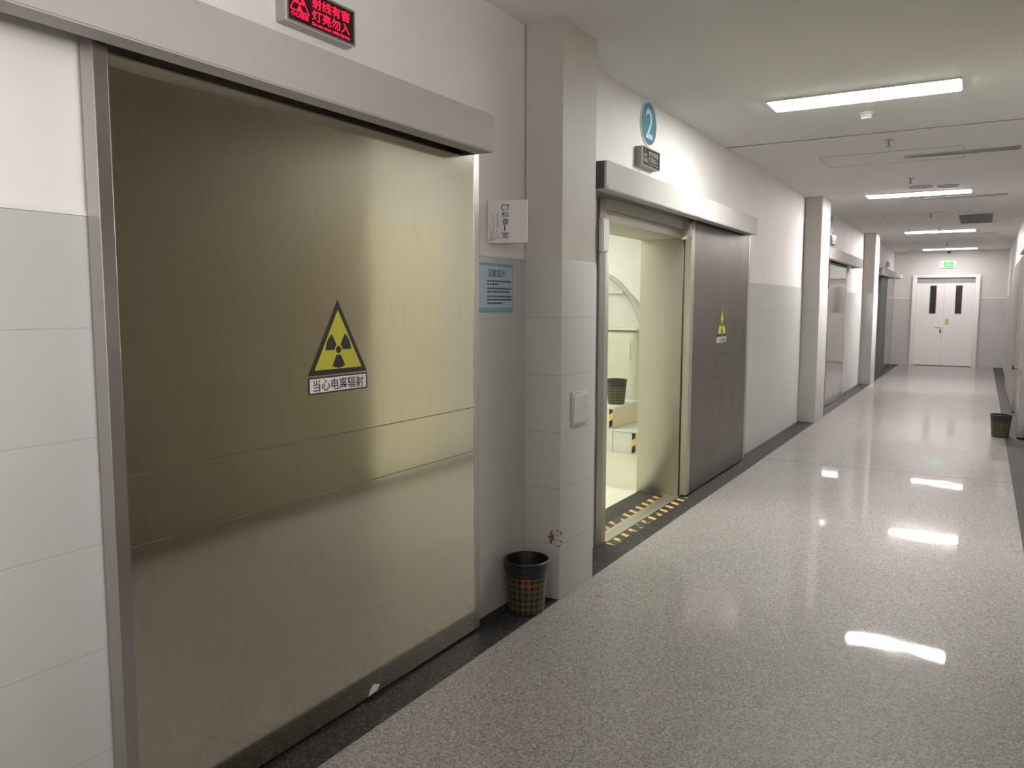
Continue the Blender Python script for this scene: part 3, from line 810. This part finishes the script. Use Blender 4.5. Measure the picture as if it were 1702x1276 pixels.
h = bmesh.new(); add_tube(h, (XR - 0.006, 12.5, 0.635), (XR - 0.07, 12.5, 0.635), 0.02, 16); obj('stem', h, 'trim_steel', t)
h = bmesh.new(); add_tube(h, (XR - 0.07, 12.5, 0.635), (XR - 0.09, 12.5, 0.635), 0.03, 16); obj('rubber_cap', h, 'black', t)

# ------------------------------------------------------------------ waste bins
def make_bin(name, loc, mat, label):
    t = thing(name, label, 'waste bin', loc, 'black lattice waste bins')
    p = [(0.0, 0.003), (0.078, 0.0), (0.084, 0.004), (0.104, 0.236), (0.1085, 0.242), (0.1085, 0.250), (0.1055, 0.250), (0.1015, 0.236), (0.0815, 0.008), (0.0, 0.008)]
    b_ = bmesh.new(); add_lathe(b_, p[1:-1], 64); add_lathe(b_, [(0, 0.003), (0.078, 0.0)], 64); add_lathe(b_, [(0.0815, 0.008), (0, 0.008)], 64)
    obj('body', b_, mat, t, origin=(0, 0, 0))
    r_ = bmesh.new(); add_lathe(r_, [(0.1045 + 0.006 * math.cos(2 * PI * k / 10), 0.247 + 0.006 * math.sin(2 * PI * k / 10)) for k in range(10)], 64, closed=True)
    obj('rim', r_, 'black', t, origin=(0, 0, 0))
    for zz in (0.196, 0.212):
        q = bmesh.new(); add_lathe(q, [(0.1005 + (zz - 0.196) * 0.086 + 0.0025 * math.cos(2 * PI * k / 8), zz + 0.0025 * math.sin(2 * PI * k / 8)) for k in range(8)], 64, closed=True)
        obj('ridge', q, 'black', t, origin=(0, 0, 0))
    return t
make_bin('waste_bin', (-1.805, 3.20, 0), 'binpatch', 'black lattice waste bin with an orange patch standing beside the tiled pillar')
make_bin('waste_bin', (0.24, 10.30, 0), 'bin', 'black lattice waste bin on the floor border by the mirror bright door')

# ------------------------------------------------------------------ ceiling fittings
def light_panel(y, mat, label, x0=-1.272, x1=-0.183, wy=0.275, name='ceiling_light'):
    t = thing(name, label, 'ceiling light', ((x0 + x1) / 2, y, ZC), 'rectangular ceiling light panels')
    f = bmesh.new(); fw = 0.010
    a, c = y - wy / 2, y + wy / 2
    add_box(f, x0 - fw, x1 + fw, a - fw, a, ZC - 0.012, ZC); add_box(f, x0 - fw, x1 + fw, c, c + fw, ZC - 0.012, ZC)
    add_box(f, x0 - fw, x0, a, c, ZC - 0.012, ZC); add_box(f, x1, x1 + fw, a, c, ZC - 0.012, ZC)
    obj('frame', f, 'white', t)
    obj('diffuser', box(x0, x1, a, c, ZC - 0.016, ZC - 0.003, 0.004, 2), mat, t)
    return t
light_panel(5.545, 'lamp_near', 'large bright light panel in front of the dark ceiling joint')
light_panel(10.62, 'lamp_far', 'bright light panel by the two ceiling speakers')
light_panel(16.1, 'lamp_third', 'bright light panel just past the dark square air grille')
light_panel(21.1, 'lamp_end', 'bright light panel close to the white double door')
light_panel(-2.2, 'lamp_added', 'unseen light panel added in the lobby behind the camera', 1.5, 2.6)  # unseen lobby lamps, added to help light the left wall
light_panel(-5.0, 'lamp_added', 'unseen light panel added in the lobby behind the camera by the far wall', 0.4, 1.5)
light_panel(5.2, 'lamp_room', 'scan room ceiling light straight behind the open doorway', -4.9, -3.7)
light_panel(6.8, 'lamp_room', 'scan room ceiling light over the scanner couch', -6.3, -5.1)
light_panel(9.4, 'lamp_room', 'scan room ceiling light over the round scanner housing', -6.3, -5.1)

def access_panel(y0, y1, label):
    t = bmesh.new(); x0, x1, e = -1.332, -0.205, 0.006
    for a in ((x0, x1, y0, y0 + e), (x0, x1, y1 - e, y1), (x0, x0 + e, y0 + e, y1 - e), (x1 - e, x1, y0 + e, y1 - e)):
        add_box(t, *a, ZC - 0.004, ZC)
    r = thing('ceiling_access_panel', label, 'access panel', ((x0 + x1) / 2, (y0 + y1) / 2, ZC), 'flush ceiling access panels')
    obj('panel_frame', t, 'slot', r)
    obj('lid', box(x0 + e, x1 - e, y0 + e, y1 - e, ZC - 0.002, ZC), 'ceiling', r)
access_panel(7.66, 8.26, 'flush ceiling access panel just past the dark ceiling joint')
access_panel(12.86, 13.4, 'flush ceiling access panel in front of the dark square air grille')
access_panel(18.45, 19.0, 'flush ceiling access panel near the double door end')

def slot_diffuser(y, x0, x1, label):
    t = thing('linear_air_diffuser', label, 'air diffuser', ((x0 + x1) / 2, y, ZC), 'linear air diffusers in the ceiling')
    f = bmesh.new()
    add_box(f, x0, x1, y - 0.06, y - 0.045, ZC - 0.012, ZC); add_box(f, x0, x1, y + 0.045, y + 0.06, ZC - 0.012, ZC)
    add_box(f, x0, x0 + 0.05, y - 0.045, y + 0.045, ZC - 0.012, ZC); add_box(f, x1 - 0.015, x1, y - 0.045, y + 0.045, ZC - 0.012, ZC)
    obj('frame', f, 'slot', t)
    g = bmesh.new(); add_box(g, x0 + 0.05, x1 - 0.015, y - 0.045, y + 0.045, ZC - 0.003, ZC)
    obj('slot', g, 'vent', t)
    for k in range(2):
        yy = y - 0.015 + 0.03 * k
        obj('blade', box(x0 + 0.05, x1 - 0.015, yy - 0.004, yy + 0.004, ZC - 0.011, ZC - 0.003), 'slot', t)
slot_diffuser(7.97, -0.668, 0.205, 'long slotted air diffuser beside the first access panel')
slot_diffuser(11.15, -0.70, 0.19, 'long slotted air diffuser beyond the two ceiling speakers')
slot_diffuser(16.75, -0.14, 0.17, 'short slotted air diffuser past the dark square air grille')
slot_diffuser(21.35, -1.62, -1.40, 'tiny slotted air diffuser at the corridor end')

t = thing('return_air_grille', 'dark square air grille with pale frame in the ceiling', 'air grille', (-0.16, 14.05, ZC))
f = bmesh.new(); gx0, gx1, gy0, gy1 = -0.37, 0.055, 13.32, 14.79
for a in ((gx0 - 0.05, gx1 + 0.05, gy0 - 0.2, gy0), (gx0 - 0.05, gx1 + 0.05, gy1, gy1 + 0.2), (gx0 - 0.05, gx0, gy0, gy1), (gx1, gx1 + 0.05, gy0, gy1)):
    add_box(f, *a, ZC - 0.010, ZC)
obj('frame', f, 'white', t)
obj('backing', box(gx0, gx1, gy0, gy1, ZC - 0.003, ZC), 'vent', t)
g = bmesh.new()
for k in range(12):
    xx = gx0 + 0.02 + k * (gx1 - gx0 - 0.04) / 11
    add_box(g, xx - 0.004, xx + 0.004, gy0, gy1, ZC - 0.009, ZC - 0.003)
obj('slats', g, 'ventslat', t)

def sprinkler(x, y, label):
    t = thing('sprinkler_head', label, 'sprinkler', (x, y, ZC), 'fire sprinklers along the ceiling')
    a = bmesh.new(); add_lathe(a, [(0, -0.006), (0.03, -0.006), (0.038, 0.0), (0, 0)], 24)
    obj('collar', a, 'slot', t, origin=0)
    a = bmesh.new(); add_lathe(a, [(0.008, -0.006), (0.008, -0.045), (0.011, -0.048), (0.0, -0.05)], 12)
    obj('stem', a, 'grey', t, origin=0)
    a = bmesh.new(); add_lathe(a, [(0, -0.056), (0.022, -0.054), (0.022, -0.052), (0, -0.05)], 20)
    obj('deflector', a, 'grey', t, origin=0)
for y, lb in ((7.12, 'sprinkler just past the dark ceiling joint'), (9.34, 'sprinkler in front of the two ceiling speakers'), (13.05, 'sprinkler level with the dark square air grille'), (15.5, 'sprinkler between the air grille and the third light panel'), (19.3, 'sprinkler close to the double door end')):
    sprinkler(-0.715, y, lb)
def disc_fit(name, x, y, r, label, cat, group=None):
    t = thing(name, label, cat, (x, y, ZC), group)
    a = bmesh.new(); add_lathe(a, [(r * 0.84, -0.006), (r * 0.95, -0.010), (r, -0.006), (r, 0), (r * 0.84, 0)], 40, closed=True)
    obj('rim', a, 'slot', t, origin=0)
    a = bmesh.new(); add_lathe(a, [(0, -0.007), (r * 0.84, -0.005), (r * 0.84, 0.0), (0, 0)], 40)
    obj('grille', a, 'slot' if 'speaker' in name else 'white', t, origin=0)
disc_fit('ceiling_speaker', -0.66, 10.05, 0.125, 'round ceiling speaker over the corridor middle, beside the second light panel', 'speaker', 'round ceiling speakers')
disc_fit('ceiling_speaker', -0.40, 10.12, 0.11, 'round ceiling speaker nearer the plain wall, beside the second light panel', 'speaker', 'round ceiling speakers')
t = thing('smoke_detector', 'small white smoke detector between the big light panel and the ceiling joint', 'smoke detector', (-0.757, 6.07, ZC))
a = bmesh.new(); add_lathe(a, [(0, -0.012), (0.05, -0.012), (0.052, 0), (0, 0)], 32); obj('base', a, 'white', t, origin=0)
a = bmesh.new(); add_lathe(a, [(0, -0.045), (0.028, -0.043), (0.036, -0.034), (0.040, -0.012), (0, -0.012)], 32); obj('dome', a, 'white', t, origin=0)
for k in range(3):
    obj('vent_slit', box(-0.015 + k * 0.014, -0.009 + k * 0.014, -0.0405, -0.036, -0.034, -0.026), 'grey', t, origin=0)
t = thing('ceiling_camera', 'small black dome camera above the exit sign', 'camera', (-0.757, 21.75, ZC))
a = bmesh.new(); add_lathe(a, [(0, -0.02), (0.05, -0.02), (0.055, 0), (0, 0)], 24); obj('base', a, 'white', t, origin=0)
a = bmesh.new(); add_lathe(a, [(0, -0.075), (0.022, -0.07), (0.038, -0.055), (0.042, -0.02)], 24); obj('dome', a, 'black', t, origin=0)

# ------------------------------------------------------------------ scan room contents
t = thing('scanner_gantry', 'round white scanner housing inside the bright scan room', 'scanner', (-4.46, 9.3, 0))
cx_, cz_, R_ = -4.46, 0.98, 0.985
ring = bmesh.new()
mg = Matrix(((1, 0, 0, cx_), (0, 0, 1, 9.0), (0, -1, 0, cz_), (0, 0, 0, 1))) @ Matrix.Identity(4)
add_lathe(ring, [(0.36, 0.06), (0.42, 0.0), (0.55, -0.03), (0.88, -0.03), (0.95, 0.0), (R_, 0.04), (R_, 0.09), (0.86, 0.14), (0.80, 0.75), (0.74, 0.80), (0.42, 0.80), (0.36, 0.74)], 96, mg, closed=True)
obj('ring_housing', ring, 'scannerwhite', t)
rim = bmesh.new(); add_lathe(rim, [(0.955 + 0.004 * math.cos(2 * PI * k / 8), -0.002 + 0.004 * math.sin(2 * PI * k / 8)) for k in range(8)], 96, mg, closed=True)
obj('trim_ring', rim, 'midpale', t)
obj('console_ledge', box(-5.12, -3.72, 8.90, 8.985, 1.588, 1.622, 0.008, 2), 'scannerwhite', t)
obj('base_cover', box(-5.5, -3.50, 8.80, 9.75, 0.0, 1.15, 0.09, 4), 'cream', t)
obj('base_top', box(-5.52, -3.48, 8.78, 9.0, 1.152, 1.19, 0.012, 3), 'scannerwhite', t)
obj('control_panel', box(-3.63, -3.565, 8.785, 8.80, 0.80, 1.0, 0.004), 'white', t)
t = thing('scanner_couch', 'white scanner couch standing before the round housing', 'scanner couch', (-4.6, 7.9, 0))
obj('couch_top', box(-4.85, -4.35, 6.7, 8.76, 0.80, 0.87, 0.03, 3), 'scannerwhite', t)
obj('pedestal', box(-4.80, -4.40, 7.2, 8.7, 0.0, 0.80, 0.03, 3), 'scannerwhite', t)

t = thing('step_stool', 'white two step stool with black and yellow edge tape in the scan room', 'step stool', (-3.1, 7.45, 0))
obj('lower_step', box(-3.085, -2.835, 7.19, 7.85, 0.0, 0.212, 0.003), 'stepwhite', t)
obj('tread', box(-3.085, -2.825, 7.18, 7.86, 0.212, 0.232, 0.004), 'stepwhite', t)
obj('upper_step', box(-3.62, -3.086, 7.19, 7.85, 0.0, 0.430, 0.003), 'stepcream', t)
obj('tread', box(-3.62, -3.076, 7.18, 7.86, 0.430, 0.450, 0.004), 'stepwhite', t)
obj('side_panel', box(-3.62, -3.088, 7.184, 7.19, 0.0, 0.430), 'stepwhite', t)
def tape(x, z0, z1):
    tp = obj('edge_tape', box(0, 0.036, -0.0018, 0, 0, z1 - z0), 'step_tape', t, origin=0, smooth=False)
    tp.location = Vector((x, 7.1838, z0)) - t.location
tape(-3.125, 0.236, 0.428); tape(-2.880, 0.004, 0.210)
make_bin('waste_bin', (-3.165, 7.45, 0.45), 'bin', 'black lattice waste bin standing on the step stool inside the scan room')

# ------------------------------------------------------------------ hazard tape beside the floor track
def hazard(x0, x1, y0, y1, label):
    o = tag(obj('hazard_tape', box(x0, x1, y0, y1, 0.0, 0.0009), 'floor_tape', smooth=False), label, 'floor tape', 'yellow striped tapes beside the door track')
hazard(-1.908, -1.842, 4.36, 5.76, 'yellow striped floor tape on the corridor side of the door track')
hazard(-2.085, -2.022, 4.45, 5.74, 'yellow striped floor tape on the scan room side of the door track')
